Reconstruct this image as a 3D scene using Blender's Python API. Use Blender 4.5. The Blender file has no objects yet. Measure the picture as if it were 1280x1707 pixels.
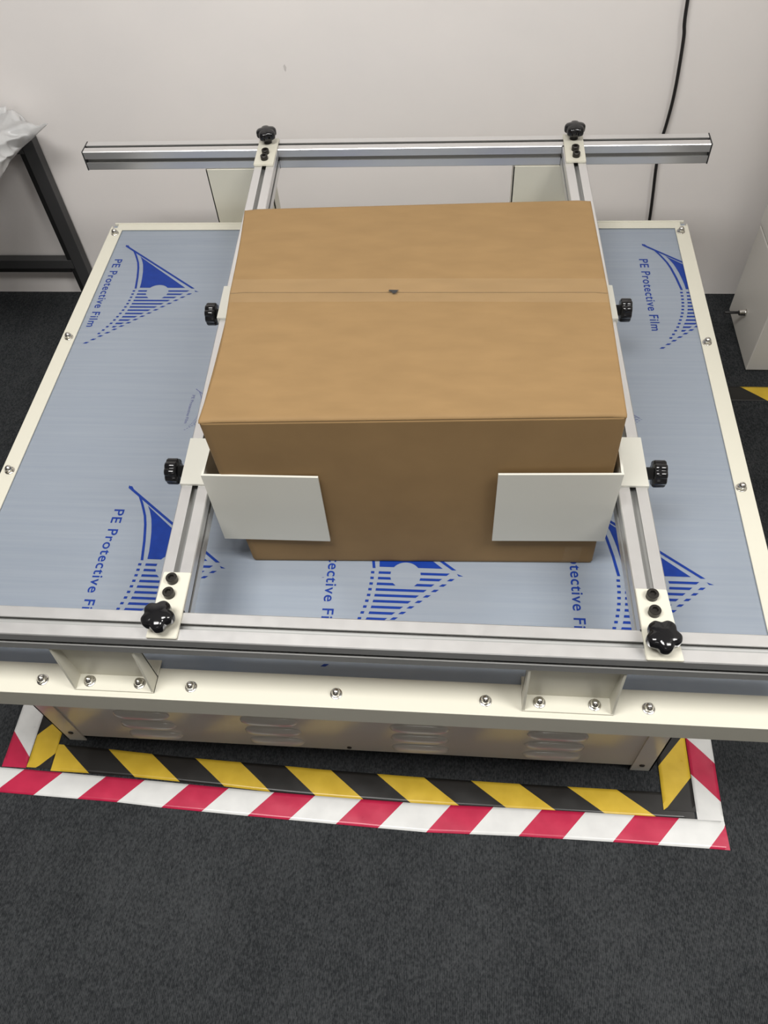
import bpy, bmesh, math, random
from mathutils import Vector, Matrix
random.seed(7)
S = bpy.context.scene
COL = S.collection
T = 0.459            # height of the platform top above the floor; z below is written relative to it

# ------------------------------------------------------------------ camera
cd = bpy.data.cameras.new('camera')
cam = bpy.data.objects.new('camera', cd); COL.objects.link(cam)
cam.location = (0.15012, -0.9891, 1.00928 + T)
cam.rotation_euler = (0.62764, 0.05508, 0.07343)
cd.sensor_fit = 'AUTO'; cd.sensor_width = 36.0
cd.lens = 1332.35 / 1707 * 36.0
cd.clip_start = 0.02; cd.clip_end = 60
S.camera = cam
# ------------------------------------------------------------------ world, exposure, lamps
w = bpy.data.worlds.new('world'); S.world = w; w.use_nodes = True
w.node_tree.nodes['Background'].inputs[0].default_value = (0.9, 0.95, 1.0, 1)
w.node_tree.nodes['Background'].inputs[1].default_value = 0.02
S.view_settings.view_transform = 'Standard'
S.view_settings.look = 'None'
S.view_settings.exposure = 0.36
S.view_settings.gamma = 1.0
S.view_settings.use_curve_mapping = False
def panel_lamp(x, y, sx, sy, power, col=(1.0, 0.985, 0.955)):
    l = bpy.data.lights.new('ceiling_lamp', 'AREA'); l.shape = 'RECTANGLE'
    l.size = sx; l.size_y = sy; l.energy = power; l.color = col
    o = bpy.data.objects.new('ceiling_lamp', l); COL.objects.link(o)
    o.location = (x, y, 2.28 + T)
panel_lamp(-0.50, -0.85, 1.2, 0.6, 49)
panel_lamp(1.50, -0.90, 1.2, 0.6, 44)
panel_lamp(0.2, -3.4, 1.2, 0.6, 10)

# ------------------------------------------------------------------ materials
def mat(name, col, rough=0.5, metal=0.0, spec=0.5, coat=0.0):
    m = bpy.data.materials.new(name); m.use_nodes = True
    b = m.node_tree.nodes['Principled BSDF']
    b.inputs['Base Color'].default_value = (*col, 1)
    b.inputs['Roughness'].default_value = rough
    b.inputs['Metallic'].default_value = metal
    b.inputs['Specular IOR Level'].default_value = spec
    b.inputs['Coat Weight'].default_value = coat
    return m
def noisy(m, scale=(1, 1, 1), nscale=20, lo=None, hi=None, bump=0.0, bdist=0.001, detail=3, rough_var=0.0, contrast=(0.3, 0.7)):
    nt = m.node_tree; N = nt.nodes; L = nt.links; b = N['Principled BSDF']
    tc = N.new('ShaderNodeTexCoord'); mp = N.new('ShaderNodeMapping'); mp.inputs['Scale'].default_value = scale
    L.new(tc.outputs['Object'], mp.inputs['Vector'])
    n = N.new('ShaderNodeTexNoise'); n.inputs['Scale'].default_value = nscale; n.inputs['Detail'].default_value = detail
    L.new(mp.outputs[0], n.inputs['Vector'])
    if lo is not None:
        r = N.new('ShaderNodeValToRGB')
        r.color_ramp.elements[0].position = contrast[0]; r.color_ramp.elements[1].position = contrast[1]
        r.color_ramp.elements[0].color = (*lo, 1); r.color_ramp.elements[1].color = (*hi, 1)
        L.new(n.outputs['Fac'], r.inputs[0]); L.new(r.outputs[0], b.inputs['Base Color'])
    if bump:
        bp = N.new('ShaderNodeBump'); bp.inputs['Strength'].default_value = bump; bp.inputs['Distance'].default_value = bdist
        L.new(n.outputs['Fac'], bp.inputs['Height']); L.new(bp.outputs[0], b.inputs['Normal'])
    if rough_var:
        base = b.inputs['Roughness'].default_value
        mr = N.new('ShaderNodeMapRange'); mr.inputs['To Min'].default_value = base - rough_var; mr.inputs['To Max'].default_value = base + rough_var
        L.new(n.outputs['Fac'], mr.inputs[0]); L.new(mr.outputs[0], b.inputs['Roughness'])
    return m
M = {}
M['wall'] = noisy(mat('wall_paint', (0.71, 0.66, 0.62), 0.6), nscale=6, lo=(0.82, 0.785, 0.765), hi=(0.85, 0.81, 0.785), bump=0.03)
M['ceiling'] = noisy(mat('ceiling_board', (0.75, 0.74, 0.72), 0.8), nscale=90, bump=0.1)
M['ivory'] = noisy(mat('ivory_powder_coat', (0.57, 0.55, 0.465), 0.38), nscale=500, bump=0.05, bdist=0.0003)
M['ivory_body'] = noisy(mat('cabinet_paint', (0.58, 0.56, 0.50), 0.2, spec=0.7), nscale=500, bump=0.03, bdist=0.0002)
M['white_plate'] = noisy(mat('white_powder_coat', (0.54, 0.53, 0.475), 0.42), nscale=500, bump=0.04, bdist=0.0003)
M['alu'] = noisy(mat('anodised_aluminium', (0.74, 0.735, 0.73), 0.36, 0.85), scale=(1, 1, 1), nscale=60, rough_var=0.04)
M['slot_shade'] = mat('shaded_slot_aluminium', (0.42, 0.42, 0.41), 0.45, 0.6)  # darker copy of the aluminium, groove shade put into the colour
M['black'] = noisy(mat('black_phenolic', (0.007, 0.007, 0.008), 0.12), nscale=40, rough_var=0.03)
M['black_matte'] = noisy(mat('black_plastic', (0.02, 0.02, 0.021), 0.45), nscale=40, rough_var=0.05)
M['screw'] = noisy(mat('black_oxide_steel', (0.035, 0.032, 0.028), 0.38, 0.6), nscale=90, rough_var=0.05)
M['steel'] = noisy(mat('polished_steel', (0.62, 0.60, 0.56), 0.2, 1.0), nscale=90, rough_var=0.05)
M['ink'] = noisy(mat('blue_print_ink', (0.010, 0.055, 0.30), 0.42, spec=0.3), nscale=80, lo=(0.002, 0.024, 0.19), hi=(0.003, 0.030, 0.22))
M['ink_faint'] = noisy(mat('faded_print_ink', (0.10, 0.11, 0.24), 0.4), nscale=80, rough_var=0.05)
M['film'] = noisy(mat('blue_film_on_steel', (0.36, 0.40, 0.46), 0.33, 0.3), scale=(1.2, 40, 1), nscale=3,
                  lo=(0.268, 0.308, 0.368), hi=(0.298, 0.335, 0.390), rough_var=0.02, detail=4)
M['card'] = noisy(mat('kraft_cardboard', (0.5, 0.3, 0.13), 0.75, spec=0.3), scale=(1, 3, 1), nscale=14, lo=(0.214, 0.132, 0.056), hi=(0.240, 0.149, 0.064), bump=0.12, bdist=0.0006)
M['card_edge'] = noisy(mat('cardboard_edge', (0.36, 0.22, 0.09), 0.8), nscale=200, bump=0.2)
M['red'] = noisy(mat('red_vinyl', (0.52, 0.018, 0.065), 0.3), nscale=30, lo=(0.40, 0.014, 0.052), hi=(0.48, 0.017, 0.062), rough_var=0.06)
M['white_vinyl'] = noisy(mat('white_vinyl', (0.74, 0.73, 0.71), 0.3), nscale=30, lo=(0.60, 0.60, 0.59), hi=(0.66, 0.66, 0.645), rough_var=0.06)
M['yellow'] = noisy(mat('yellow_vinyl', (0.62, 0.42, 0.035), 0.3), nscale=30, lo=(0.56, 0.37, 0.03), hi=(0.66, 0.45, 0.04), rough_var=0.06)
M['black_vinyl'] = noisy(mat('black_vinyl', (0.014, 0.013, 0.012), 0.33), nscale=30, rough_var=0.08)
M['cable'] = noisy(mat('cable_rubber', (0.012, 0.011, 0.011), 0.5), nscale=60, rough_var=0.05)
M['dark_tube'] = noisy(mat('dark_grey_tube', (0.045, 0.045, 0.046), 0.5), nscale=90, rough_var=0.05)
M['black_tube'] = noisy(mat('black_tube', (0.004, 0.004, 0.004), 0.7), nscale=90, rough_var=0.05)
M['desk'] = noisy(mat('grey_laminate', (0.12, 0.115, 0.11), 0.55), nscale=25, rough_var=0.05)
M['desk_chip'] = mat('exposed_plaster', (0.62, 0.59, 0.57), 0.9)
M['machine'] = noisy(mat('grey_white_paint', (0.62, 0.60, 0.56), 0.4), nscale=90, rough_var=0.05)
# carpet: ribbed loop pile
m = mat('charcoal_carpet', (0.04, 0.042, 0.045), 0.95, spec=0.1); M['carpet'] = m
nt = m.node_tree; N = nt.nodes; L = nt.links; b = N['Principled BSDF']
tc = N.new('ShaderNodeTexCoord')
n1 = N.new('ShaderNodeTexNoise'); n1.inputs['Scale'].default_value = 330; n1.inputs['Detail'].default_value = 3
n2 = N.new('ShaderNodeTexNoise'); n2.inputs['Scale'].default_value = 9; n2.inputs['Detail'].default_value = 4
wv = N.new('ShaderNodeTexWave'); wv.wave_type = 'BANDS'; wv.bands_direction = 'X'; wv.inputs['Scale'].default_value = 115; wv.inputs['Distortion'].default_value = 1.6
wv.inputs['Detail'].default_value = 2; wv.inputs['Detail Scale'].default_value = 3
mp = N.new('ShaderNodeMapping'); mp.inputs['Scale'].default_value = (1, 0.6, 1)
L.new(tc.outputs['Object'], mp.inputs[0])
for q in (n1, n2): L.new(mp.outputs[0], q.inputs['Vector'])
L.new(tc.outputs['Object'], wv.inputs['Vector'])
r1 = N.new('ShaderNodeValToRGB'); r1.color_ramp.elements[0].position = 0.36; r1.color_ramp.elements[1].position = 0.68
r1.color_ramp.elements[0].color = (0.0130, 0.0145, 0.0160, 1); r1.color_ramp.elements[1].color = (0.055, 0.058, 0.061, 1)
mx = N.new('ShaderNodeMix'); mx.data_type = 'FLOAT'; mx.inputs[0].default_value = 0.22
L.new(n1.outputs['Fac'], mx.inputs[2]); L.new(wv.outputs['Fac'], mx.inputs[3])
mx2 = N.new('ShaderNodeMix'); mx2.data_type = 'FLOAT'; mx2.inputs[0].default_value = 0.22
L.new(mx.outputs[0], mx2.inputs[2]); L.new(n2.outputs['Fac'], mx2.inputs[3])
L.new(mx2.outputs[0], r1.inputs[0]); L.new(r1.outputs[0], b.inputs['Base Color'])
bp = N.new('ShaderNodeBump'); bp.inputs['Strength'].default_value = 0.6; bp.inputs['Distance'].default_value = 0.0015
L.new(mx.outputs[0], bp.inputs['Height']); L.new(bp.outputs[0], b.inputs['Normal'])
# clear packing tape
m = mat('clear_packing_tape', (0.75, 0.62, 0.42), 0.12, coat=0.3); M['clear'] = m
m.node_tree.nodes['Principled BSDF'].inputs['Alpha'].default_value = 0.045
noisy(m, scale=(6, 1, 1), nscale=14, bump=0.25, bdist=0.0008)
# plastic bag
m = mat('cloudy_plastic', (0.72, 0.72, 0.72), 0.3); M['bag'] = m
m.node_tree.nodes['Principled BSDF'].inputs['Alpha'].default_value = 0.5
noisy(m, nscale=30, bump=0.4, bdist=0.003)

# ------------------------------------------------------------------ mesh helpers (z relative to platform top)
def V3(p): return Vector(p)
class MB:
    def __init__(s): s.bm = bmesh.new(); s.mi = 0
    def face(s, pts, mi=None, smooth=False):
        vs = [s.bm.verts.new(p) for p in pts]
        try: f = s.bm.faces.new(vs)
        except ValueError: return
        f.material_index = s.mi if mi is None else mi; f.smooth = smooth
    def box(s, x0, x1, y0, y1, z0, z1, bev=0.0, R=None, mi=None):
        g = bmesh.ops.create_cube(s.bm, size=1.0)['verts']
        fs = set()
        for v in g:
            v.co = Vector(((x0 + x1) / 2 + v.co.x * (x1 - x0), (y0 + y1) / 2 + v.co.y * (y1 - y0), (z0 + z1) / 2 + v.co.z * (z1 - z0)))
            for f in v.link_faces: fs.add(f)
        for f in fs: f.material_index = s.mi if mi is None else mi
        if bev > 0:
            es = list({e for f in fs for e in f.edges})
            r = bmesh.ops.bevel(s.bm, geom=es, offset=bev, segments=2, affect='EDGES', profile=0.5)
            g = list({v for f in r['faces'] for v in f.verts} | {v for v in g if v.is_valid})
        if R is not None:
            for v in g: v.co = R @ v.co
        return g
    def prism(s, poly, axis_fn, a, b, mi=None, smooth=False, slot=None):
        """poly list of 2D points; axis_fn(u,v,t)->3D; t from a to b"""
        A = [s.bm.verts.new(axis_fn(u, v, a)) for u, v in poly]
        B = [s.bm.verts.new(axis_fn(u, v, b)) for u, v in poly]
        n = len(poly); k = s.mi if mi is None else mi
        for i in range(n):
            f = s.bm.faces.new((A[i], A[(i + 1) % n], B[(i + 1) % n], B[i])); f.material_index = slot(i) if slot else k; f.smooth = smooth
        f = s.bm.faces.new(A[::-1]); f.material_index = k
        f = s.bm.faces.new(B); f.material_index = k
    def rings(s, rings, close0=True, close1=True, mi=None, smooth=True):
        k = s.mi if mi is None else mi
        R = [[s.bm.verts.new(p) for p in r] for r in rings]
        n = len(R[0])
        for a, b in zip(R, R[1:]):
            for i in range(n):
                f = s.bm.faces.new((a[i], a[(i + 1) % n], b[(i + 1) % n], b[i])); f.material_index = k; f.smooth = smooth
        if close0: f = s.bm.faces.new(R[0][::-1]); f.material_index = k; f.smooth = smooth
        if close1: f = s.bm.faces.new(R[-1]); f.material_index = k; f.smooth = smooth
    def grid(s, fn, nu, nv, mi=None, smooth=True):
        k = s.mi if mi is None else mi
        G = [[s.bm.verts.new(fn(i / nu, j / nv)) for j in range(nv + 1)] for i in range(nu + 1)]
        for i in range(nu):
            for j in range(nv):
                f = s.bm.faces.new((G[i][j], G[i + 1][j], G[i + 1][j + 1], G[i][j + 1])); f.material_index = k; f.smooth = smooth
def wloc(o):
    p = Vector((0, 0, 0))
    while o is not None: p += o.location; o = o.parent
    return p
def obj(name, mb, mats, parent=None, loc=None, label=None, cat=None, group=None, kind=None, recalc=True):
    """loc: origin of the object (relative z)."""
    me = bpy.data.meshes.new(name)
    if recalc: bmesh.ops.recalc_face_normals(mb.bm, faces=mb.bm.faces[:])
    mb.bm.to_mesh(me); mb.bm.free()
    for q in (mats if isinstance(mats, (list, tuple)) else [mats]): me.materials.append(M[q])
    o = bpy.data.objects.new(name, me); COL.objects.link(o)
    if loc is None:
        zs = [v.co.z for v in me.vertices]; c = sum((v.co for v in me.vertices), Vector()) / len(me.vertices)
        loc = Vector((c.x, c.y, min(zs)))
    loc = Vector(loc)
    me.transform(Matrix.Translation(-loc))
    world = loc + Vector((0, 0, T))
    if parent is not None:
        o.parent = parent; o.location = world - wloc(parent)
    else: o.location = world
    tag(o, label, cat, group, kind)
    return o
def tag(o, label=None, cat=None, group=None, kind=None):
    if label: o['label'] = label
    if cat: o['category'] = cat
    if group: o['group'] = group
    if kind: o['kind'] = kind
def thing(name, label, cat, loc, group=None):
    o = bpy.data.objects.new(name, None); COL.objects.link(o)
    o.location = Vector(loc) + Vector((0, 0, T)); o.empty_display_size = 0.1
    tag(o, label, cat, group); return o
def dup(src, parent, delta, rot=None):
    """copy of a part and its children moved by delta"""
    c = src.copy(); COL.objects.link(c); c.parent = parent
    c.location = src.location + Vector(delta)
    for ch in src.children:
        d = ch.copy(); COL.objects.link(d); d.parent = c
    return c

# ------------------------------------------------------------------ room shell
ZF = -T; ZC = 2.3
XL, XR, YB, YN = -4.5, 4.0, 0.8358, -6.0
def slab(name, x0, x1, y0, y1, z0, z1, m):
    mb = MB(); mb.box(x0, x1, y0, y1, z0, z1); return obj(name, mb, m, kind='structure')
slab('floor', XL, XR, YN, YB, ZF - 0.05, ZF, 'carpet')
slab('wall_back', XL, XR, YB, YB + 0.12, ZF - 0.05, ZC, 'wall')
slab('wall_left', XL - 0.12, XL, YN, YB + 0.12, ZF - 0.05, ZC, 'wall')
slab('wall_right', XR, XR + 0.12, YN, YB + 0.12, ZF - 0.05, ZC, 'wall')
slab('wall_front', XL, XR, YN - 0.12, YN, ZF - 0.05, ZC, 'wall')
slab('ceiling', XL - 0.12, XR + 0.12, YN - 0.12, YB + 0.12, ZC, ZC + 0.06, 'ceiling')

mb = MB(); y_ = YB - 0.0004
mb.face([(-.2560, y_, .1655), (-.2525, y_, .1690), (-.2495, y_, .1620), (-.2520, y_, .1530), (-.2550, y_, .1560)])
obj('trim_1', mb, 'desk_chip', kind='structure', label='tiny chip in the wall paint')

# ------------------------------------------------------------------ vibration table
vt = thing('vibration_table', 'large ivory vibration test table with film covered steel top and aluminium clamping frame', 'test machine', (-0.03, 0, ZF))
# cabinet body on corner posts
CX0, CX1, CY0, CY1 = -0.5777, 0.5152, -0.4916, 0.43
CB = ZF + 0.010
mb = MB(); mb.box(CX0 + 0.003, CX1 - 0.003, CY0 + 0.003, CY1 - 0.003, CB + 0.006, -0.060, 0.002)
cab = obj('cabinet_body', mb, 'ivory_body', vt)
for sx, sy in ((0, 0), (1, 0), (0, 1), (1, 1)):
    mb = MB(); x = (CX0, CX1)[sx]; y = (CY0, CY1)[sy]; dx = 0.036 * (1 - 2 * sx); dy = 0.036 * (1 - 2 * sy); t = 0.0026
    mb.box(min(x, x + dx), max(x, x + dx), min(y, y + t * (1 - 2 * sy)), max(y, y + t * (1 - 2 * sy)), ZF, -0.062)
    mb.box(min(x, x + t * (1 - 2 * sx)), max(x, x + t * (1 - 2 * sx)), min(y, y + dy), max(y, y + dy), ZF, -0.062)
    post = obj('corner_post', mb, 'ivory_body', vt)
    if sy == 0:
        mb = MB(); cx = x + dx * 0.55; cz = ZF + 0.04 if sx == 0 else ZF + 0.028
        mb.rings([[(cx + r * math.cos(a), y + yy, cz + r * math.sin(a)) for a in [k * math.tau / 14 for k in range(14)]] for r, yy in ((0.005, 0), (0.005, -0.0012), (0.0035, -0.0022))])
        mb.box(cx - 0.0032, cx + 0.0032, y - 0.0024, y - 0.002, cz - 0.0006, cz + 0.0006)
        obj('screw', mb, 'screw', post)
mb = MB(); cx, cz = -0.030, -0.4335 + 0.006
mb.rings([[(cx + r * math.cos(a), CY0 + 0.003 + yy, cz + r * math.sin(a)) for a in [k * math.tau / 14 for k in range(14)]] for r, yy in ((0.0045, 0), (0.0045, -0.0012), (0.003, -0.0022))])
obj('screw', mb, 'screw', cab)
def louver(cx, cz, w=0.052, h=0.020, d=0.010):
    mb = MB(); y0 = CY0 + 0.0035
    def fn(u, v):
        a = -1 + 2 * u; e = max(0.0, 1 - a ** 4) ** 0.5
        b = v * math.pi / 2
        return (cx + a * w, y0 - d * e * math.sin(b), cz + h * e * math.cos(b) - h * 0.35)
    mb.grid(fn, 28, 8)
    def under(u, v):
        a = -1 + 2 * u; e = max(0.0, 1 - a ** 4) ** 0.5
        return (cx + a * w, y0 - d * e * (1 - v), cz - h * 0.35 - 0.004 * e * (1 - v) * 0 )
    mb.grid(under, 28, 2)
    return mb
lv = None
for cx in (-0.390, -0.161, 0.101, 0.334):
    for cz in (-0.405, -0.357, -0.309, -0.261, -0.213):
        if lv is None: lv = obj('louver', louver(0, 0), 'ivory_body', cab, loc=(0, 0, 0)); base = lv.location.copy(); lv.location = base + Vector((cx, 0, cz))
        else:
            c = lv.copy(); COL.objects.link(c); c.parent = cab; c.location = base + Vector((cx, 0, cz))
# platform frame
L_, R_, BK, FR = -0.6078, 0.6078, 0.492, -0.5864
mb = MB(); mb.box(L_ + 0.004, R_ - 0.004, FR + 0.004, BK - 0.004, -0.040, -0.0025)
obj('platform_core', mb, 'ivory', vt)
mb = MB(); mb.box(-0.30, 0.24, -0.3, 0.25, -0.062, -0.040)
obj('vibration_mount', mb, 'black_matte', vt)
mb = MB(); mb.box(L_, R_, FR, FR + 0.0455, 0.0, 0.0022, 0.0008); mb.box(L_, R_, FR, FR + 0.003, -0.044, 0.0018, 0.0012)
fr = obj('front_rail', mb, 'ivory', vt)
mb = MB(); mb.box(L_ + 0.014, R_ - 0.014, BK - 0.023, BK, 0.0, 0.0022, 0.0008); mb.box(L_ + 0.006, R_ - 0.006, BK - 0.004, BK, -0.044, 0.004, 0.0012)
br = obj('back_rail', mb, 'ivory', vt)
sr = []
for x0, x1, xo in ((L_, L_ + 0.0268, L_), (R_ - 0.0268, R_, R_ - 0.003)):
    mb = MB(); mb.box(x0, x1, FR + 0.0456, BK - 0.016, 0.0, 0.0026, 0.0008); mb.box(xo, xo + 0.003, FR + 0.003, BK - 0.010, -0.044, 0.0022, 0.001)
    sr.append(obj('side_rail', mb, 'ivory', vt))

# film covered top plate with the printed marks
ZP = -0.0006; ZI = -0.0003
mb = MB(); XA, XB_, YA, YB2 = L_ + 0.005, R_ - 0.005, FR + 0.01, BK - 0.006
mb.box(XA, XB_, YA, YB2, -0.0024, ZP, mi=0)
OUT = [(0, 0), (-.010, .0075), (-.0204, .0203), (-.034, .0275), (-.0476, .0338), (-.0585, .0385), (-.0755, .0435), (-.09, .0465), (-.1065, .0498), (-.125, .0525), (-.1415, .0550)]
DLX = [(-.1465, .0555), (-.1557, .0553), (-.1653, .0552), (-.1746, .0542), (-.1844, .0535), (-.1938, .0518), (-.2035, .0500), (-.2134, .0475), (-.2229, .0443), (-.2324, .0410), (-.2425, .0375), (-.2522, .0328), (-.2621, .0275), (-.2713, .0222), (-.2805, .0165)]
FILL = [(-.0398, .0412), (-.0480, .0458), (-.0558, .0492), (-.0640, .0525), (-.0752, .0555), (-.0900, .0590), (-.1085, .0620), (-.1250, .0642), (-.1390, .0650)]
SL = [(-.1465, .0646), (-.1584, .0643), (-.1681, .0632), (-.1776, .0625), (-.1874, .0615), (-.1968, .0600), (-.2064, .0582), (-.2159, .0560), (-.2253, .0530), (-.2418, .0462), (-.2511, .0425), (-.2650, .0370)]
def interp(tab, v):
    for (a, x), (b_, y) in zip(tab, tab[1:]):
        if b_ <= v <= a: return x + (y - x) * (v - a) / (b_ - a)
    return tab[-1][1] if v < tab[-1][0] else tab[0][1]
def motif(mb, ox, oy, s=1.0, mi=1, text=True):
    def F(pts, dz=0.0): mb.face([(ox + u * s, oy + v * s, ZI + dz) for u, v in pts], mi)
    sw = 0.0042
    for (v0, u0), (v1, u1) in zip(OUT, OUT[1:]):            # solid curved edge
        F([(u0, v0), (u1, v1), (u1 + sw, v1), (u0 + sw, v0)])
    F([(-.001, .0015), (.1790, -.1412), (.1725, -.1412), (-.001, -.004)], 0.00012)  # straight edge
    cx, cy, cr = .1045, -.1525, .0225
    vb = -.1390; dx = math.sqrt(cr ** 2 - (vb - cy) ** 2)
    a0 = math.atan2(vb - cy, -dx); a1 = math.atan2(vb - cy, dx)
    arc = [(cx + cr * math.cos(a0 + (a1 - a0) * k / 12), cy + cr * math.sin(a0 + (a1 - a0) * k / 12)) for k in range(13)]
    if arc[6][1] < vb: arc = [(cx + cr * math.cos(a0 + (a1 - a0) * k / 12), cy - cr * math.sin(a0 + (a1 - a0) * k / 12)) for k in range(13)]
    left = [(u, v) for v, u in FILL]
    # split the field in strips so every face is simple
    top = lambda u: -.0397 - (u - .0410) * (.0979 / .1168)
    xs = [p[0] for p in arc]
    F([(.0405, -.0385)] + left + [(xs[0], vb), (xs[0], top(xs[0]))])
    for p, q in zip(arc, arc[1:]): F([(p[0], p[1]), (q[0], q[1]), (q[0], top(q[0])), (p[0], top(p[0]))])
    F([(xs[-1], vb), (.1590, vb), (xs[-1], top(xs[-1]))])
    for k in range(12):
        vc = -.1490 - .0097 * k; h = .0021
        if vc < -.2560: break
        seg = []
        for v in (vc + h, vc - h):
            r = .1700 - (-.1465 - v) * 1.120 if v < -.1465 else .1700
            seg.append((interp(SL, v), r, v))
        if k < 3:
            def cxx(v): return math.sqrt(max(0, cr ** 2 - (v - cy) ** 2))
            F([(seg[0][0], seg[0][2]), (seg[1][0], seg[1][2]), (cx - cxx(seg[1][2]), seg[1][2]), (cx - cxx(seg[0][2]), seg[0][2])])
            F([(cx + cxx(seg[0][2]), seg[0][2]), (cx + cxx(seg[1][2]), seg[1][2]), (seg[1][1], seg[1][2]), (seg[0][1], seg[0][2])])
        else:
            F([(seg[0][0], seg[0][2]), (seg[1][0], seg[1][2]), (seg[1][1], seg[1][2]), (seg[0][1], seg[0][2])])
    for k in range(14):                                      # dashes on the curved side
        vc = -.1490 - .0097 * k; h = .0020; u = interp(DLX, vc)
        d = u - interp(DLX, vc - .002) if k > 1 else 0
        F([(u - .0024, vc + h), (u - .0024 - d, vc - h), (u + .0026 - d, vc - h), (u + .0026, vc + h)])
    F([(.1798, -.1470), (.1868, -.1500), (.1895, -.1512), (.1825, -.1512)])
    for k in range(1, 17):                                   # dashes on the long straight side
        vc = -.1485 - .00955 * k; h = .0020; u = .1785 - (-.1490 - vc) * 1.185 + .004
        F([(u - .004 + .0024, vc + h), (u - .004 - .0024, vc - h), (u + .003 - .0024, vc - h), (u + .003 + .0024, vc + h)])
    if text:
        for word, va, vb_ in (('PE', -.0475, -.0740), ('Protective', -.0860, -.2010), ('Film', -.2128, -.2560)):
            cu = bpy.data.curves.new('film_text', 'FONT'); cu.body = word; cu.size = 1.0; cu.space_character = 1.12; cu.offset = 0.012
            to = bpy.data.objects.new('film_text', cu); COL.objects.link(to)
            dg = bpy.context.evaluated_depsgraph_get(); dg.update()
            me = bpy.data.meshes.new_from_object(to.evaluated_get(dg))
            xs = [v.co.x for v in me.vertices]; ys = [v.co.y for v in me.vertices]
            x0, x1 = min(xs), max(xs); capy = 0.729
            tb = bmesh.new(); tb.from_mesh(me)
            bpy.data.objects.remove(to); bpy.data.meshes.remove(me); bpy.data.curves.remove(cu)
            for f in tb.faces:
                mb.face([(ox + s * (-.0118 + l.vert.co.y / capy * .0172), oy + s * (va - (l.vert.co.x - x0) / (x1 - x0) * (va - vb_)), ZI) for l in f.loops], mi)
            tb.free()
P = 0.3565
for k in (-1, 0, 1): motif(mb, -0.0235 + P * k, -0.2232)
for k in (-1, 0, 1, 2): motif(mb, -0.2017 + P * k, 0.4178)
for ax, ay in ((-0.3162, -0.001), (0.397, -0.009)): motif(mb, ax, ay, 0.324, 2)
for v_, n_ in (((XB_ - 0.001, 0, 0), (1, 0, 0)), ((XA + 0.001, 0, 0), (-1, 0, 0))):
    gm = [f for f in mb.bm.faces if f.material_index > 0]
    ge = list({e for f in gm for e in f.edges} | {v for f in gm for v in f.verts}) + gm
    bmesh.ops.bisect_plane(mb.bm, geom=ge, plane_co=v_, plane_no=n_, clear_outer=True)
for f in mb.bm.faces:
    if f.material_index > 0:
        f.normal_update()
        if f.normal.z < 0: f.normal_flip()
# few scuffs
for sx_, sy_, l_ in ((-.2535, -.262, .004), (-.188, -.317, .005), (-.043, -.385, .004), (.46, -.33, .003)):
    mb.face([(sx_, sy_, ZI), (sx_ + l_, sy_ + .0006, ZI), (sx_ + l_ * .8, sy_ + .0016, ZI), (sx_ + .0008, sy_ + .0013, ZI)], 2)
obj('film_covered_plate', mb, ['film', 'ink', 'ink_faint'], vt, label='pale blue protective film over steel with blue printed triangles and the words PE Protective Film', recalc=False)

# acorn nuts
def acorn():
    mb = MB(); n = 24
    mb.rings([[(r * math.cos(a), r * math.sin(a), z) for a in [k * math.tau / n for k in range(n)]] for r, z in ((.0082, 0), (.0082, .0010), (.0078, .0013))])
    mb.prism([(.0070 * math.cos(k * math.tau / 6), .0070 * math.sin(k * math.tau / 6)) for k in range(6)], lambda u, v, t: (u, v, t), .0012, .0050)
    rr = [[(.0059 * math.cos(q) * math.cos(a), .0059 * math.cos(q) * math.sin(a), .0050 + .0068 * math.sin(q)) for a in [k * math.tau / n for k in range(n)]] for q in [j * math.pi / 2 / 7 for j in range(7)] + [1.5]]
    mb.rings(rr)
    return mb
nut0 = None
def nut(parent, x, y, z):
    global nut0
    if nut0 is None: nut0 = obj('acorn_nut', acorn(), 'steel', parent, loc=(0, 0, 0))
    c = nut0 if not nut0.get('used') else nut0.copy()
    if nut0.get('used'): COL.objects.link(c)
    nut0['used'] = 1
    if 'used' in c and c is not nut0: del c['used']
    c.parent = parent; c.location = Vector((x, y, z + T)) - wloc(parent); c.rotation_euler = (0, 0, random.uniform(0, 1))
for y in (0.455, 0.1275, -0.1995, -0.500): 
    nut(sr[0], -0.5925, y, 0.0026); nut(sr[1], 0.5905, y, 0.0026)
for x in (-0.5925, -0.4118, -0.2008, -0.0011, 0.1979, 0.4081, 0.5905): nut(fr, x, -0.5665, 0.0020)

# support brackets: open channels with a foot plate
for x0, x1 in ((-0.362, -0.250), (0.2452, 0.362)):
    mb = MB(); t = 0.003; z0, z1 = 0.0024, 0.105
    mb.box(x0, x1, -0.5785, -0.5305, z0, z0 + t, 0.0004)                  # foot
    for xa in (x0, x1 - t): mb.prism([(-0.5785, z0), (-0.554, z0), (-0.554, z1 - 0.0002), (-0.5670, z1 - 0.0002)], lambda u, v, q: (q, u, v), xa, xa + t)
    mb.box(x0, x1, -0.556, -0.553, z0, z1, 0.0004)                        # web
    mb.box(x0, x1, -0.556, -0.530, z1 - t, z1 - 0.0002)                    # seat under the beam
    sb = obj('support_bracket', mb, 'ivory', vt)
    for nx in ((-0.3427, -0.2721) if x0 < 0 else (0.2676, 0.3387)): nut(sb, nx, -0.5665, 0.0055)
for x0, x1 in ((-0.3835, -0.250), (0.2500, 0.372)):
    mb = MB(); t = 0.003
    mb.box(x0, x1, 0.5260, 0.5290, -0.044, 0.1048, 0.0004); mb.box(x0, x0 + t, 0.5260, 0.568, -0.044, 0.1048, 0.0004); mb.box(x1 - t, x1, 0.5260, 0.568, -0.044, 0.1048, 0.0004); mb.box(x0, x1, 0.4925, 0.527, -0.047, -0.044)
    mb.box(x0, x1, 0.5290, 0.568, 0.1018, 0.1046)
    obj('support_bracket', mb, 'ivory', vt)
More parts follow.
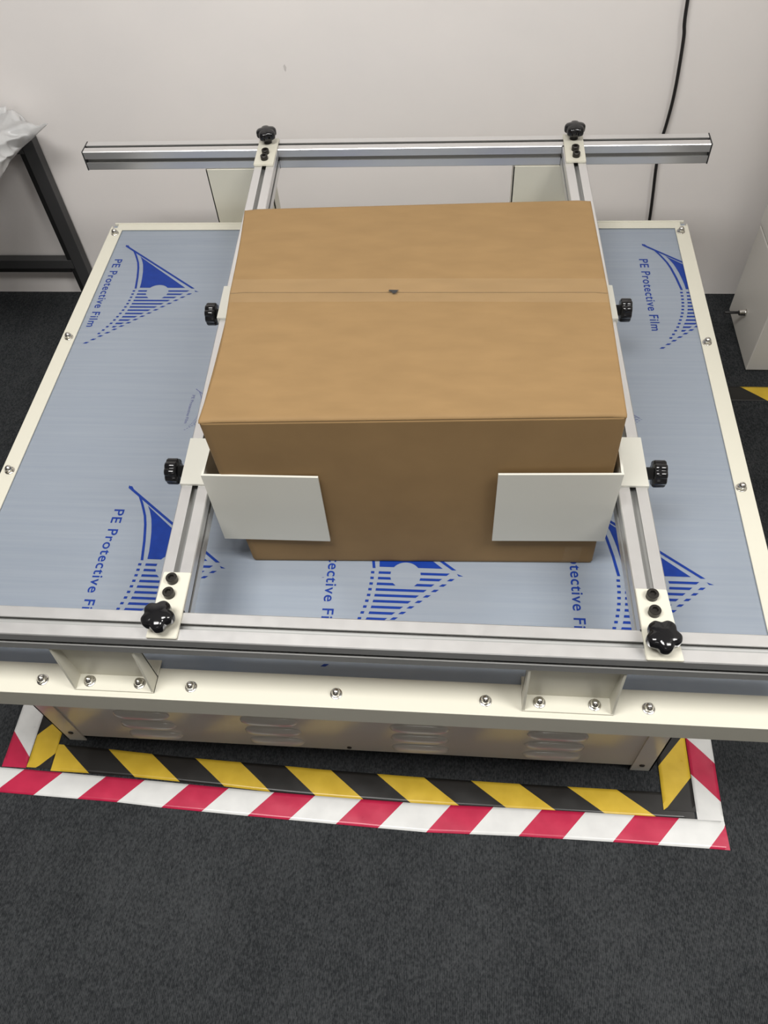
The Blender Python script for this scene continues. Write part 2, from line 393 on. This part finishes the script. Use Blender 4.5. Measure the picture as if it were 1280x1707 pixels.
del nut0['used']

# aluminium T-slot extrusions
def tslot(h=0.02, w_=0.0042, lip=0.0022, inn=0.0085, d=0.0115, ch=0.0012):
    side = [(h, -h + ch), (h, -w_), (h - lip, -w_), (h - lip, -inn), (h - d + .003, -inn), (h - d, -w_ * .8), (h - d, w_ * .8), (h - d + .003, inn), (h - lip, inn), (h - lip, w_), (h, w_), (h, h - ch)]
    out = []
    for k in range(4):
        c, s_ = math.cos(k * math.pi / 2), math.sin(k * math.pi / 2)
        out += [(x * c - y * s_, x * s_ + y * c) for x, y in side]
    return out
PZ = 0.1253
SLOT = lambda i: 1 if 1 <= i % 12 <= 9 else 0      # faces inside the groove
BX0, BX1 = -0.6345, 0.6245
for yc, nm in ((-0.5483, 'front'), (0.5483, 'back')):
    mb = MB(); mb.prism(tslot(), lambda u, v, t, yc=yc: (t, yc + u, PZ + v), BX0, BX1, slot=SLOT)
    bm_ = obj('clamping_beam', mb, ['alu', 'slot_shade'], vt)
    for xx in (BX0 - 0.0028, BX1 + 0.0002):
        mb = MB(); mb.box(xx, xx + 0.0026, yc - 0.0206, yc + 0.0206, PZ - 0.0206, PZ + 0.0206, 0.0008)
        obj('end_cap', mb, 'black_matte', bm_)
def star_knob(cx, cy, z0, ph, R=0.0205):
    mb = MB(); n = 80
    prof = [(0.0080, 0, 0), (0.0082, 0.009, 0), (0.0095, 0.0105, 0.3), (R * 0.86, 0.0115, 1), (R * 0.97, 0.0130, 1), (R, 0.0155, 1), (R, 0.0215, 1), (R * 0.97, 0.0240, 1), (R * 0.88, 0.0262, 1), (R * .7, 0.0278, 0.9), (R * .45, 0.0287, 0.6), (R * .2, 0.0291, 0.2), (R * .02, 0.0292, 0)]
    rs = []
    for r, z, am in prof:
        ring = []
        for k in range(n):
            a = k * math.tau / n
            lob = 1 + am * (0.095 * math.cos(5 * (a - ph)) - 0.07 - 0.02 * math.cos(10 * (a - ph)))
            ring.append((cx + r * lob * math.cos(a), cy + r * lob * math.sin(a), z0 + z))
        rs.append(ring)
    mb.rings(rs)
    return mb
def socket_screw(cx, cy, z0):
    mb = MB(); n = 28; r = 0.0072
    circ = lambda rr, z: [(cx + rr * math.cos(k * math.tau / n), cy + rr * math.sin(k * math.tau / n), z) for k in range(n)]
    hexr = lambda rr, z: [(cx + rr * h_ * math.cos(a), cy + rr * h_ * math.sin(a), z) for k in range(n) for a in [k * math.tau / n] for h_ in [math.cos(math.pi / 6) / math.cos((a % (math.pi / 3)) - math.pi / 6)]]
    rs = [circ(r, z0), circ(r, z0 + .0078), circ(r - .0006, z0 + .0084), hexr(0.0042, z0 + .0084), hexr(0.0040, z0 + .0040)]
    mb.rings(rs, smooth=False); return mb
def crossbar(front, back, fpl, bpl, scr, kn, ph):
    (xf, yf), (xb, yb) = front, back
    d = Vector((xb - xf, yb - yf, 0)); Ln = d.length; d.normalize(); nx = Vector((d.y, -d.x, 0))
    F0 = Vector((xf, yf, PZ))
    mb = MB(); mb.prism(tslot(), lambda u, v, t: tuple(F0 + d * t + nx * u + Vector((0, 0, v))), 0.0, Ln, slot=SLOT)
    cb = obj('crossbar', mb, ['alu', 'slot_shade'], vt)
    for t in (-0.003, Ln + 0.0004):
        mb = MB(); mb.prism([(-.0205, -.0205), (.0205, -.0205), (.0205, .0205), (-.0205, .0205)], lambda u, v, tt: tuple(F0 + d * tt + nx * u + Vector((0, 0, v))), t, t + 0.0026)
        obj('end_cap', mb, 'black_matte', cb)
    zt = PZ + 0.0201
    for pl, sc, k, p in ((fpl, scr[0], kn[0], ph[0]), (bpl, scr[1], kn[1], ph[1])):
        mb = MB(); A = [tuple(q) for q in pl]
        mb.prism(A, lambda u, v, t: (u, v, t), zt, zt + 0.0042)
        pe = list(mb.bm.edges); bmesh.ops.bevel(mb.bm, geom=pe, offset=0.0007, segments=2, affect='EDGES')
        bp_ = obj('bracket_plate', mb, 'ivory', cb)
        for s_ in sc: obj('socket_screw', socket_screw(s_[0], s_[1], zt + 0.0042), 'screw', cb)
        obj('star_knob', star_knob(k[0], k[1], zt + 0.0042, p), 'black', cb)
    return cb
cbl = crossbar((-0.2020, -0.5270), (-0.2455, 0.5270),
    [(-0.2200, -0.5672), (-0.1815, -0.5672), (-0.1835, -0.4735), (-0.2195, -0.4735)],
    [(-0.2640, 0.4680), (-0.2240, 0.4680), (-0.2265, 0.5640), (-0.2665, 0.5640)],
    [[(-0.2047, -0.4860), (-0.2040, -0.5070)], [(-0.2455, 0.5080), (-0.2445, 0.4870)]],
    [(-0.2035, -0.5483), (-0.2470, 0.5483)], (math.radians(68), math.radians(35)))
cbr = crossbar((0.3935, -0.5270), (0.3615, 0.5270),
    [(0.3755, -0.5687), (0.4175, -0.5687), (0.4098, -0.4740), (0.3725, -0.4740)],
    [(0.3445, 0.4675), (0.3825, 0.4675), (0.3820, 0.5640), (0.3440, 0.5640)],
    [[(0.3907, -0.4850), (0.3907, -0.5073)], [(0.3640, 0.5070), (0.3645, 0.4845)]],
    [(0.3925, -0.5483), (0.3640, 0.5483)], (math.radians(58), math.radians(20)))

# corner guards with grip knobs
def grip_knob(cx, cy, cz, sgn, r=0.0192):
    mb = MB(); n = 96
    prof = [(0.0088, 0.0, 0), (0.0088, 0.012, 0), (r * 0.62, 0.0125, 0), (r * 0.93, 0.0128, 1), (r, 0.0145, 1), (r, 0.0275, 1), (r * .94, 0.0295, 1), (r * .80, 0.0300, 0.4), (r * .4, 0.0285, 0), (r * .02, 0.0285, 0)]
    rs = []
    for rr, x, am in prof:
        ring = []
        for k in range(n):
            a = k * math.tau / n
            f = abs(math.sin(4.5 * a + 0.4)) ** 0.8
            q = rr * (1 - 0.13 * am * (1 - f))
            ring.append((cx + sgn * x, cy + q * math.cos(a), cz + q * math.sin(a)))
        rs.append(ring)
    mb.rings(rs); return mb
def corner_guard(side, plx, corner, far, zlo, zhi, wy, knob_y, knob_z, back=False):
    """side -1 left / +1 right; plx outer x of the mount plate; corner (x,y) of the two upright plates; far = inner end of the face plate"""
    cx_, cy_ = corner; t = 0.003
    fx, fy = far
    fd = Vector((fx - cx_, fy - cy_, 0)).normalized()
    nrm = Vector((-fd.y, fd.x, 0))
    if (nrm.y > 0) == back: nrm = -nrm            # into the carton side
    mb = MB()
    c0 = Vector((cx_, cy_, 0)); f0 = Vector((fx, fy, 0))
    mb.prism([tuple((c0).xy), tuple(f0.xy), tuple((f0 + nrm * t).xy), tuple((c0 + nrm * t).xy)], lambda u, v, z: (u, v, z), zlo, zhi)
    dy = 0.15 * (-1 if back else 1)
    xi = cx_ - side * t
    e = Vector((cx_, cy_ + dy, 0))
    ys = sorted((cy_, cy_ + dy))
    mb.box(min(cx_, xi), max(cx_, xi), ys[0], ys[1], zlo, zhi - 0.0003)
    # mount plate resting on the crossbar and its outer drop
    zt = PZ + 0.0204
    y0, y1 = wy
    mb.prism([(plx[0], y0), (plx[1], y1), (cx_, y1), (cx_, y0)], lambda u, v, z: (u, v, z), zt, zt + 0.0035)
    mb.prism([(plx[0], y0), (plx[1], y1), (plx[1] + side * -0.003, y1), (plx[0] + side * -0.003, y0)], lambda u, v, z: (u, v, z), zt - 0.040, zt)
    g = obj('corner_guard', mb, 'white_plate', vt)
    kx = plx[0] + (plx[1] - plx[0]) * 0.5
    obj('grip_knob', grip_knob(kx, knob_y, knob_z, side), 'black', g)
    return g
corner_guard(-1, (-0.2312, -0.2345), (-0.1790, -0.3640), (-0.0252, -0.3632), 0.0655, 0.2115, (-0.3303, -0.2465), -0.2925, 0.1290)
corner_guard(+1, (0.4080, 0.4064), (0.3590, -0.3520), (0.2040, -0.3570), 0.0700, 0.2180, (-0.3150, -0.2292), -0.2787, 0.1310)
corner_guard(-1, (-0.2475, -0.2510), (-0.1900, 0.1010), (-0.0400, 0.0970), 0.068, 0.214, (0.0150, 0.0960), 0.0580, 0.1200, True)
corner_guard(+1, (0.3995, 0.3975), (0.3480, 0.1140), (0.1980, 0.1080), 0.068, 0.214, (0.0186, 0.1007), 0.0700, 0.1230, True)

# ------------------------------------------------------------------ carton
bx = thing('cardboard_box', 'large plain brown cardboard carton taped shut, clamped on the vibration table', 'box', (0.09, -0.14, 0))
ZT = 0.315
bot = {'FL': (-.1500, -.3590), 'FR': (.3535, -.3440), 'BR': (.3360, .0860), 'BL': (-.1700, .0700)}
top = {'FL': (-.1580, -.3625), 'FR': (.3462, -.3415), 'BR': (.3368, .0873), 'BL': (-.1775, .0687)}
def corner(k, z):
    f = z / ZT
    return Vector((bot[k][0] * (1 - f) + top[k][0] * f, bot[k][1] * (1 - f) + top[k][1] * f, z))
def ringpt(s, z):
    """s in 0..4 around the carton: front, right, back, left"""
    ks = ['FL', 'FR', 'BR', 'BL', 'FL']; i = min(3, int(s)); f = s - i
    a, b_ = corner(ks[i], z), corner(ks[i + 1], z); p = a.lerp(b_, f)
    m_ = math.sin(math.pi * f); zz = z / ZT
    if i == 3: p.x += 0.0065 * m_ * zz ** 3 + 0.0 * m_; p.x -= 0.002 * m_ * math.sin(math.pi * zz)
    if i == 1: p.x += 0.0015 * m_ * zz + 0.002 * m_ * math.sin(math.pi * zz)
    if i == 0: p.y -= 0.0015 * m_ * math.sin(math.pi * zz)
    return p
NR = 26
ss = []
for i in range(4):
    fr_ = [0.006, 0.02] + [0.02 + 0.96 * k / NR for k in range(1, NR)] + [0.98, 0.994]
    ss += [i + f for f in fr_]
mb = MB()
zs = [0.0005, 0.003, 0.008] + [0.008 + (ZT - 0.016) * k / 10 for k in range(1, 11)] + [ZT - 0.005]
rs = []
for z in zs:
    ring = []
    sh = 0.996 if z < 0.002 else 1.0
    for s_ in ss:
        p = ringpt(s_, z); p.x = 0.09 + (p.x - 0.09) * sh; p.y = -0.14 + (p.y + 0.14) * sh
        ring.append(tuple(p))
    rs.append(ring)
mb.rings(rs)
body = obj('carton_body', mb, 'card', bx)
# two top flaps meeting at the seam
seamL, seamR = Vector((-.1640, -.1255, ZT)), Vector((.3440, -.1225, ZT))
def flap(a, b_, c, d_, dip, rear):
    """a,b outer edge (left,right), c,d seam edge (right,left)"""
    mb = MB()
    def fn(u, v):
        o = a.lerp(b_, u); s2 = d_.lerp(c, u); p = o.lerp(s2, v)
        if u < .001 or u > .999: pass
        lf = (1 - u); 
        x_in = 0.0052 * math.sin(math.pi * min(1, max(0, v))) * (lf ** 6) * (1 if not rear else 0.3)
        p.x += x_in
        z = ZT - 0.0006 - 0.0003 * (v > .97) + 0.0012 * math.sin(math.pi * v) * math.sin(math.pi * u)
        e = 0.0
        if v < 0.012: z -= 0.0022
        if u < 0.006 or u > 0.994: z -= 0.0016
        p.z = z; return tuple(p)
    us = [0, .005] + [.005 + .99 * k / 30 for k in range(1, 30)] + [.995, 1]
    vs_ = [0, .012, .03] + [.03 + .94 * k / 12 for k in range(1, 12)] + [.97, .99, 1]
    G = [[mb.bm.verts.new(fn(u, v)) for v in vs_] for u in us]
    H = [[mb.bm.verts.new((g.co.x, g.co.y, ZT - 0.0049)) for g in row] for row in G]
    nu, nv = len(us) - 1, len(vs_) - 1
    for i in range(nu):
        for j in range(nv):
            f = mb.bm.faces.new((G[i][j], G[i + 1][j], G[i + 1][j + 1], G[i][j + 1])); f.smooth = True
            mb.bm.faces.new((H[i][j], H[i][j + 1], H[i + 1][j + 1], H[i + 1][j]))
    for i in range(nu):
        mb.bm.faces.new((G[i][0], H[i][0], H[i + 1][0], G[i + 1][0])); mb.bm.faces.new((G[i][nv], G[i + 1][nv], H[i + 1][nv], H[i][nv]))
    for j in range(nv):
        mb.bm.faces.new((G[0][j], G[0][j + 1], H[0][j + 1], H[0][j])); mb.bm.faces.new((G[nu][j], H[nu][j], H[nu][j + 1], G[nu][j + 1]))
    return mb
cc = lambda k: Vector((*top[k], ZT))
g = Vector((0, 0.00025, 0))
obj('top_flap', flap(cc('FL'), cc('FR'), seamR - g, seamL - g, 1, False), 'card', bx)
obj('top_flap', flap(cc('BL'), cc('BR'), seamR + g, seamL + g, 1, True), 'card', bx)
# clear tape over the seam and down both sides
mb = MB()
def tp(u, v):
    p = seamL.lerp(seamR, u); p.y += (v - 0.5) * 0.048 + 0.0015
    p.x += 0.001 * (2 * u - 1)
    p.z = ZT + 0.0008 + 0.0010 * math.sin(math.pi * u) + 0.00025 * math.sin(u * 60 + v * 4) * (abs(v - .5) < .3)
    return tuple(p)
mb.grid(tp, 60, 8)
def tdown(s):
    def f(u, v):
        base = (seamL if s < 0 else seamR)
        z = ZT - 0.001 - u * 0.07
        return (base.x + s * (0.0022 - 0.001 * u) + (0.0 if s < 0 else 0.0008), base.y + (v - .5) * .048 + .0015, z)
    return f
mb.grid(tdown(1), 4, 4)
obj('packing_tape', mb, 'clear', bx, label='clear glossy packing tape along the top seam')
mb = MB(); 
mb.face([(0.3080, -0.3475, 0.004), (0.3320, -0.3468, 0.004), (0.3330, -0.3470, 0.047), (0.3090, -0.3477, 0.047)])
obj('packing_tape', mb, 'clear', bx, label='small clear tape end low on the right of the front')
mb = MB()
mb.face([(0.0545, -0.1262, ZT + .0025), (0.066, -0.1266, ZT + .0025), (0.0685, -0.1235, ZT + .0025), (0.055, -0.1230, ZT + .0025)])
mb.face([(0.058, -0.1262, ZT + .0025), (0.060, -0.1302, ZT + .0025), (0.0645, -0.1300, ZT + .0025), (0.066, -0.1266, ZT + .0025)])
obj('dirt_spot', mb, 'black_matte', bx)

# ------------------------------------------------------------------ floor marking tapes
def tape(lower, upper, s_edges, shear, mats, z, name, label, group, seed=0, cat='floor tape', wr=0.0007):
    """lower/upper: matching polylines (x,y); s measured along lower; s_edges list of (a,b) painted with material 1"""
    rnd = random.Random(seed)
    Ls = [0.0]
    for p, q in zip(lower, lower[1:]): Ls.append(Ls[-1] + math.dist(p, q))
    tot = Ls[-1]
    def pt(s, t):
        s = max(0.0, min(tot, s))
        for i in range(len(Ls) - 1):
            if s <= Ls[i + 1] + 1e-9: break
        f = (s - Ls[i]) / (Ls[i + 1] - Ls[i])
        l = [lower[i][k] + (lower[i + 1][k] - lower[i][k]) * f for k in (0, 1)]
        u = [upper[i][k] + (upper[i + 1][k] - upper[i][k]) * f for k in (0, 1)]
        zz = ZF + z + wr * (0.5 + 0.5 * math.sin(s * 47 + t * 2 + seed) * math.sin(s * 19 + 1.7 * seed + t * 3)) * (0.35 + 0.65 * math.sin(math.pi * min(1, max(0, t))))
        return (l[0] + (u[0] - l[0]) * t, l[1] + (u[1] - l[1]) * t, zz)
    mb = MB(); nt_ = 8
    wdt = math.dist(lower[0], upper[0])
    cuts = []
    prev = -1.0
    for a, b_ in s_edges: cuts += [(prev, a, 0), (a, b_, 1)]; prev = b_
    cuts.append((prev, tot + 1.0, 0))
    for a, b_, mi in cuts:
        a = max(a, -abs(shear) * wdt - 0.001); b2 = min(b_, tot + abs(shear) * wdt + 0.001)
        n = max(1, int((b2 - a) / 0.012))
        for i in range(n):
            s0 = a + (b2 - a) * i / n; s1 = a + (b2 - a) * (i + 1) / n
            for j in range(nt_):
                t0, t1 = j / nt_, (j + 1) / nt_
                q = [(s0 + shear * wdt * t0, t0), (s1 + shear * wdt * t0, t0), (s1 + shear * wdt * t1, t1), (s0 + shear * wdt * t1, t1)]
                c_ = [min(tot, max(0, x)) for x, _ in q]
                if max(c_) - min(c_) < 1e-6 : continue
                if abs(c_[0] - c_[1]) < 1e-7 and abs(c_[2] - c_[3]) < 1e-7: continue
                P4 = []
                for (x, t), cx_ in zip(q, c_):
                    p = pt(cx_, t)
                    if not P4 or math.dist(p, P4[-1]) > 1e-7: P4.append(p)
                if len(P4) > 2 and math.dist(P4[0], P4[-1]) < 1e-7: P4.pop()
                if len(P4) >= 3: mb.face(P4, mi, abs(c_[0] - q[0][0]) + abs(c_[1] - q[1][0]) + abs(c_[2] - q[2][0]) + abs(c_[3] - q[3][0]) < 1e-9)
    bmesh.ops.remove_doubles(mb.bm, verts=mb.bm.verts[:], dist=1e-6)
    bmesh.ops.dissolve_degenerate(mb.bm, edges=mb.bm.edges[:], dist=1e-6)
    for f in mb.bm.faces:
        f.normal_update()
        if f.normal.z < 0: f.normal_flip()
    # give the tape a real, thin edge
    r = bmesh.ops.extrude_face_region(mb.bm, geom=mb.bm.faces[:])
    for e in r['geom']:
        if isinstance(e, bmesh.types.BMVert): e.co.z += 0.0003
    return obj(name, mb, mats, label=label, cat=cat, group=group, recalc=True)
RWG, BYG = 'red and white floor tape strips around the test table', 'black and yellow floor tape strips'
lo = [(-.95, -.590), (-.677, -.598), (-.45, -.603), (-.36, -.608), (-.20, -.6133), (-.04, -.618), (.117, -.6222), (.28, -.6190), (.437, -.6190), (.598, -.6200), (.6325, -.6208)]
up = [(-.95, -.548), (-.677, -.5525), (-.45, -.5590), (-.36, -.562), (-.20, -.5680), (-.04, -.5715), (.117, -.5735), (.28, -.5715), (.437, -.5715), (.598, -.5725), (.6305, -.5735)]
s0 = 0.95
tape(lo, up, [(s0 - .5256 - .0765 - .005 + .1605 * k - .161 + .086, s0 - .5256 - .0765 - .005 + .1605 * k - .161 + .086 + 0.0755) for k in range(-1, 0)] + [(s0 - .6861 + .16055 * k + .0, s0 - .6861 + .16055 * k + .0755) for k in range(0, 9)],
     1.0, ['white_vinyl', 'red'], 0.0016, 'hazard_tape', 'long red and white striped floor tape running in front of the table', RWG, 1)
lo = [(-.594, -.553), (-.518, -.5535), (-.43, -.5555), (-.345, -.5592), (-.255, -.5632), (-.171, -.568), (-.085, -.571), (.087, -.573), (.25, -.573), (.43, -.573), (.582, -.573)]
up = [(-.594, -.5020), (-.518, -.5045), (-.43, -.5095), (-.345, -.5135), (-.255, -.5165), (-.171, -.5185), (-.085, -.522), (.087, -.526), (.25, -.528), (.43, -.5285), (.582, -.529)]
s0 = .594
tape(lo, up, [(s0 - .4291 - .1718, s0 - .5182)] + [(s0 - .4291 + .1720 * k, s0 - .4291 + .1720 * k + .0870) for k in range(0, 6)],
     -1.28, ['black_vinyl', 'yellow'], 0.0003, 'hazard_tape', 'long black and yellow striped floor tape running in front of the table cabinet', BYG, 2)
# left side strips (s runs from front to back; lower edge = outer edge on the left)
tape([(-.6905, -.5505), (-.6900, .70)], [(-.6430, -.5505), (-.6425, .70)], [(-.0910 + .1605 * k, -.0910 + .1605 * k + .1600 - .0000 if k == 0 else -.0910 + .1605 * k + .0755) for k in [0]][:0] + [(-.02, .0695)] + [(.0695 + .085 + .1605 * k, .0695 + .085 + .1605 * k + .0755) for k in range(7)],
     -1.02, ['white_vinyl', 'red'], 0.0010, 'hazard_tape', 'short red and white striped floor tape left of the table', RWG, 3)
tape([(-.6420, -.5490), (-.6410, .70)], [(-.5940, -.5490), (-.5935, .70)], [(-.021, .0620)] + [(.1508 + .1718 * k, .1508 + .1718 * k + .085) for k in range(7)],
     1.05, ['black_vinyl', 'yellow'], 0.0012, 'hazard_tape', 'black and yellow striped floor tape left of the table cabinet', BYG, 4)
# right side strips (lower edge = inner edge)
tape([(.5300, -.5600), (.5330, .70)], [(.5845, -.5600), (.5840, .70)], [(-.003, .0773)] + [(.1648 + .1718 * k, .1648 + .1718 * k + .085) for k in range(6)],
     1.15, ['black_vinyl', 'yellow'], 0.0020, 'hazard_tape', 'black and yellow striped floor tape right of the table cabinet', BYG, 5)
tape([(.5855, -.5735), (.5850, .70)], [(.6300, -.5735), (.6385, .70)], [(.0795, .1475)] + [(.2330 + .1605 * k, .2330 + .1605 * k + .0755) for k in range(6)],
     -1.05, ['white_vinyl', 'red'], 0.0020, 'hazard_tape', 'crinkled red and white striped floor tape right of the table', RWG, 6, wr=0.0022, )
tape([(.70, .4330), (1.9, .4330)], [(.70, .4805), (1.9, .4805)], [(.2044 + .1718 * k - .0, .2044 + .1718 * k + .085) for k in range(-1 + 1, 6)],
     -1.22, ['black_vinyl', 'yellow'], 0.0006, 'hazard_tape', 'black and yellow floor tape near the grey cabinet at the right edge', BYG, 7)

# ------------------------------------------------------------------ wall cable
def tube(mb, pts, r, n=10, sub=8):
    P_ = [Vector(p) for p in pts]; path = []
    for i in range(len(P_) - 1):
        a, b_, c, d_ = P_[max(0, i - 1)], P_[i], P_[i + 1], P_[min(len(P_) - 1, i + 2)]
        for k in range(sub):
            t = k / sub
            path.append(0.5 * ((2 * b_) + (c - a) * t + (2 * a - 5 * b_ + 4 * c - d_) * t * t + (3 * b_ - a - 3 * c + d_) * t ** 3))
    path.append(P_[-1]); rs = []
    for i, p in enumerate(path):
        t = (path[min(i + 1, len(path) - 1)] - path[max(i - 1, 0)]).normalized()
        u = t.cross(Vector((0.13, 1, 0.07))).normalized(); v = t.cross(u)
        rs.append([tuple(p + u * r * math.cos(k * math.tau / n) + v * r * math.sin(k * math.tau / n)) for k in range(n)])
    mb.rings(rs)
mb = MB(); yw = YB - 0.012
tube(mb, [(.53, yw, 2.28), (.555, yw, 1.2), (.575, yw, .55), (.5895, yw, .2762), (.5985, yw, .21), (.6045, yw, .1346), (.6065, yw, .08), (.6050, yw, .03), (.6020, yw, -.02), (.6045, yw, -.08), (.6120, yw, -.15), (.6190, yw, -.229), (.622, yw, -.33), (.622, yw, -.42), (.615, yw - .02, ZF + .004), (.52, yw - .10, ZF + .004)], 0.0036)
obj('power_cable', mb, 'cable', label='thin black cable hanging down the white back wall', cat='cable')

# ------------------------------------------------------------------ low side table with plastic bag, left
st = thing('side_table', 'dark metal framed side table against the wall at the left edge', 'table', (-1.25, 0.55, ZF))
mb = MB(); mb.box(-1.75, -0.928, 0.42, 0.828, 0.056, 0.077, 0.001); obj('tabletop', mb, 'desk', st)
def leg(x, y):
    mb = MB(); mb.box(x - .033, x, y, y + .028, ZF, 0.020, 0.001, mi=0); mb.box(x - .046, x - .0332, y + .002, y + .026, ZF, 0.020, mi=1)
    return obj('leg', mb, ['dark_tube', 'black_tube'], st)
leg(-.8925, .803); leg(-1.70, .803); leg(-1.70, .60); leg(-1.20, .60)
mb = MB(); mb.box(-1.70, -.927, .803, .828, -.353, -.326, 0.001, mi=0); mb.box(-1.70, -.94, .805, .826, -.366, -.3532, mi=1); obj('crossbar', mb, ['dark_tube', 'black_tube'], st)
mb = MB(); mb.box(-1.70, -.927, .803, .828, -.015, .055, 0.001); obj('apron', mb, 'dark_tube', st)
# bag draped over the right edge of the tabletop
hem = [(-.912, .818, .035), (-.868, .785, .060), (-.797, .735, .0965), (-.850, .742, .060), (-.884, .735, .040), (-.903, .700, .030), (-.905, .600, .026)]
mb = MB()
def bagf(u, v):
    x = u * (len(hem) - 1); i = min(len(hem) - 2, int(x)); f = x - i
    f = f * f * (3 - 2 * f)
    h_ = Vector(hem[i]).lerp(Vector(hem[i + 1]), f)
    e = Vector((-.918, .822 - .22 * u, .0855 + .003 * math.sin(14 * u))); n_ = Vector((-.943, .824 - .22 * u, .0815))
    if v < 0.25: return tuple(n_.lerp(e, v / 0.25))
    q = (v - 0.25) / 0.75
    p = e.lerp(h_, q); k = math.sin(math.pi * q)
    p.x += k * (0.012 + 0.006 * math.sin(21 * u + 5 * q) + 0.004 * math.sin(43 * u - 9 * q)); p.z += k * 0.004 * math.sin(17 * u + 8 * q)
    return tuple(p)
mb.grid(bagf, 60, 20)
mb.grid(lambda u, v: (-1.10 + .17 * u, .800 + .022 * v, .0795 + .016 * v ** 2 + .003 * v * math.sin(19 * u)), 20, 5)
r = bmesh.ops.extrude_face_region(mb.bm, geom=mb.bm.faces[:])
for e in r['geom']:
    if isinstance(e, bmesh.types.BMVert): e.co.z += 0.0006
obj('plastic_bag', mb, 'bag', label='crumpled cloudy white plastic bag lying over the corner of the side table', cat='bag')

# ------------------------------------------------------------------ grey white machine cabinet at the right edge
mc = thing('equipment_cabinet', 'pale grey equipment cabinet on the carpet at the right edge', 'cabinet', (1.2, 0.65, ZF))
mb = MB(); mb.box(.869, 1.55, .536, .768, ZF + .004, -.199, 0.002); obj('cabinet_base', mb, 'machine', mc)
mb = MB(); mb.box(.866, 1.56, .500, .775, -.197, 1.45, 0.010); obj('cabinet_upper', mb, 'machine', mc)  # unseen upper height raised to shade the right of the back wall
mb = MB()
n = 20
kx = .869
prof = [(0.009, 0), (0.009, -.004), (0.0075, -.005), (0.0075, -.016), (0.006, -.017)]
mb.rings([[(kx + x, .66 + r_ * math.cos(k * math.tau / n), -.376 + r_ * math.sin(k * math.tau / n)) for k in range(n)] for r_, x in prof])
kb = obj('latch_knob', mb, 'steel', mc, label='small steel knob')
mb = MB(); mb.rings([[(kx + x, .66 + r_ * math.cos(k * math.tau / n), -.376 + r_ * math.sin(k * math.tau / n)) for k in range(n)] for r_, x in ((.0035, -.016), (.0035, -.050), (.002, -.052))])
obj('latch_pin', mb, 'black_matte', kb)

mb = MB(); mb.box(1.05, 1.65, -.40, .40, ZF + .02, 1.40, 0.006)  # unseen cabinet added as a light blocker, darkens the carpet right of the table
shade_cab = thing('equipment_cabinet', 'unseen tall grey cabinet with a black door handle, added right of the test table to shade the floor', 'cabinet', (1.35, 0.0, ZF))
obj('cabinet_body', mb, 'machine', shade_cab)
for fx_, fy_ in ((1.09, -.36), (1.61, -.36), (1.09, .36), (1.61, .36)):
    mb = MB(); mb.rings([[(fx_ + r_ * math.cos(k * math.tau / 14), fy_ + r_ * math.sin(k * math.tau / 14), z_) for k in range(14)] for r_, z_ in ((.02, ZF), (.02, ZF + .006), (.012, ZF + .008), (.012, ZF + .0205))]); obj('foot', mb, 'black_matte', shade_cab)
mb = MB(); mb.box(1.10, 1.60, -.4035, -.4005, ZF + .05, 1.36, 0.001); dr = obj('door', mb, 'machine', shade_cab)
mb = MB(); mb.box(1.13, 1.15, -.425, -.4036, .15, .30, 0.003); obj('door_handle', mb, 'black_matte', dr)
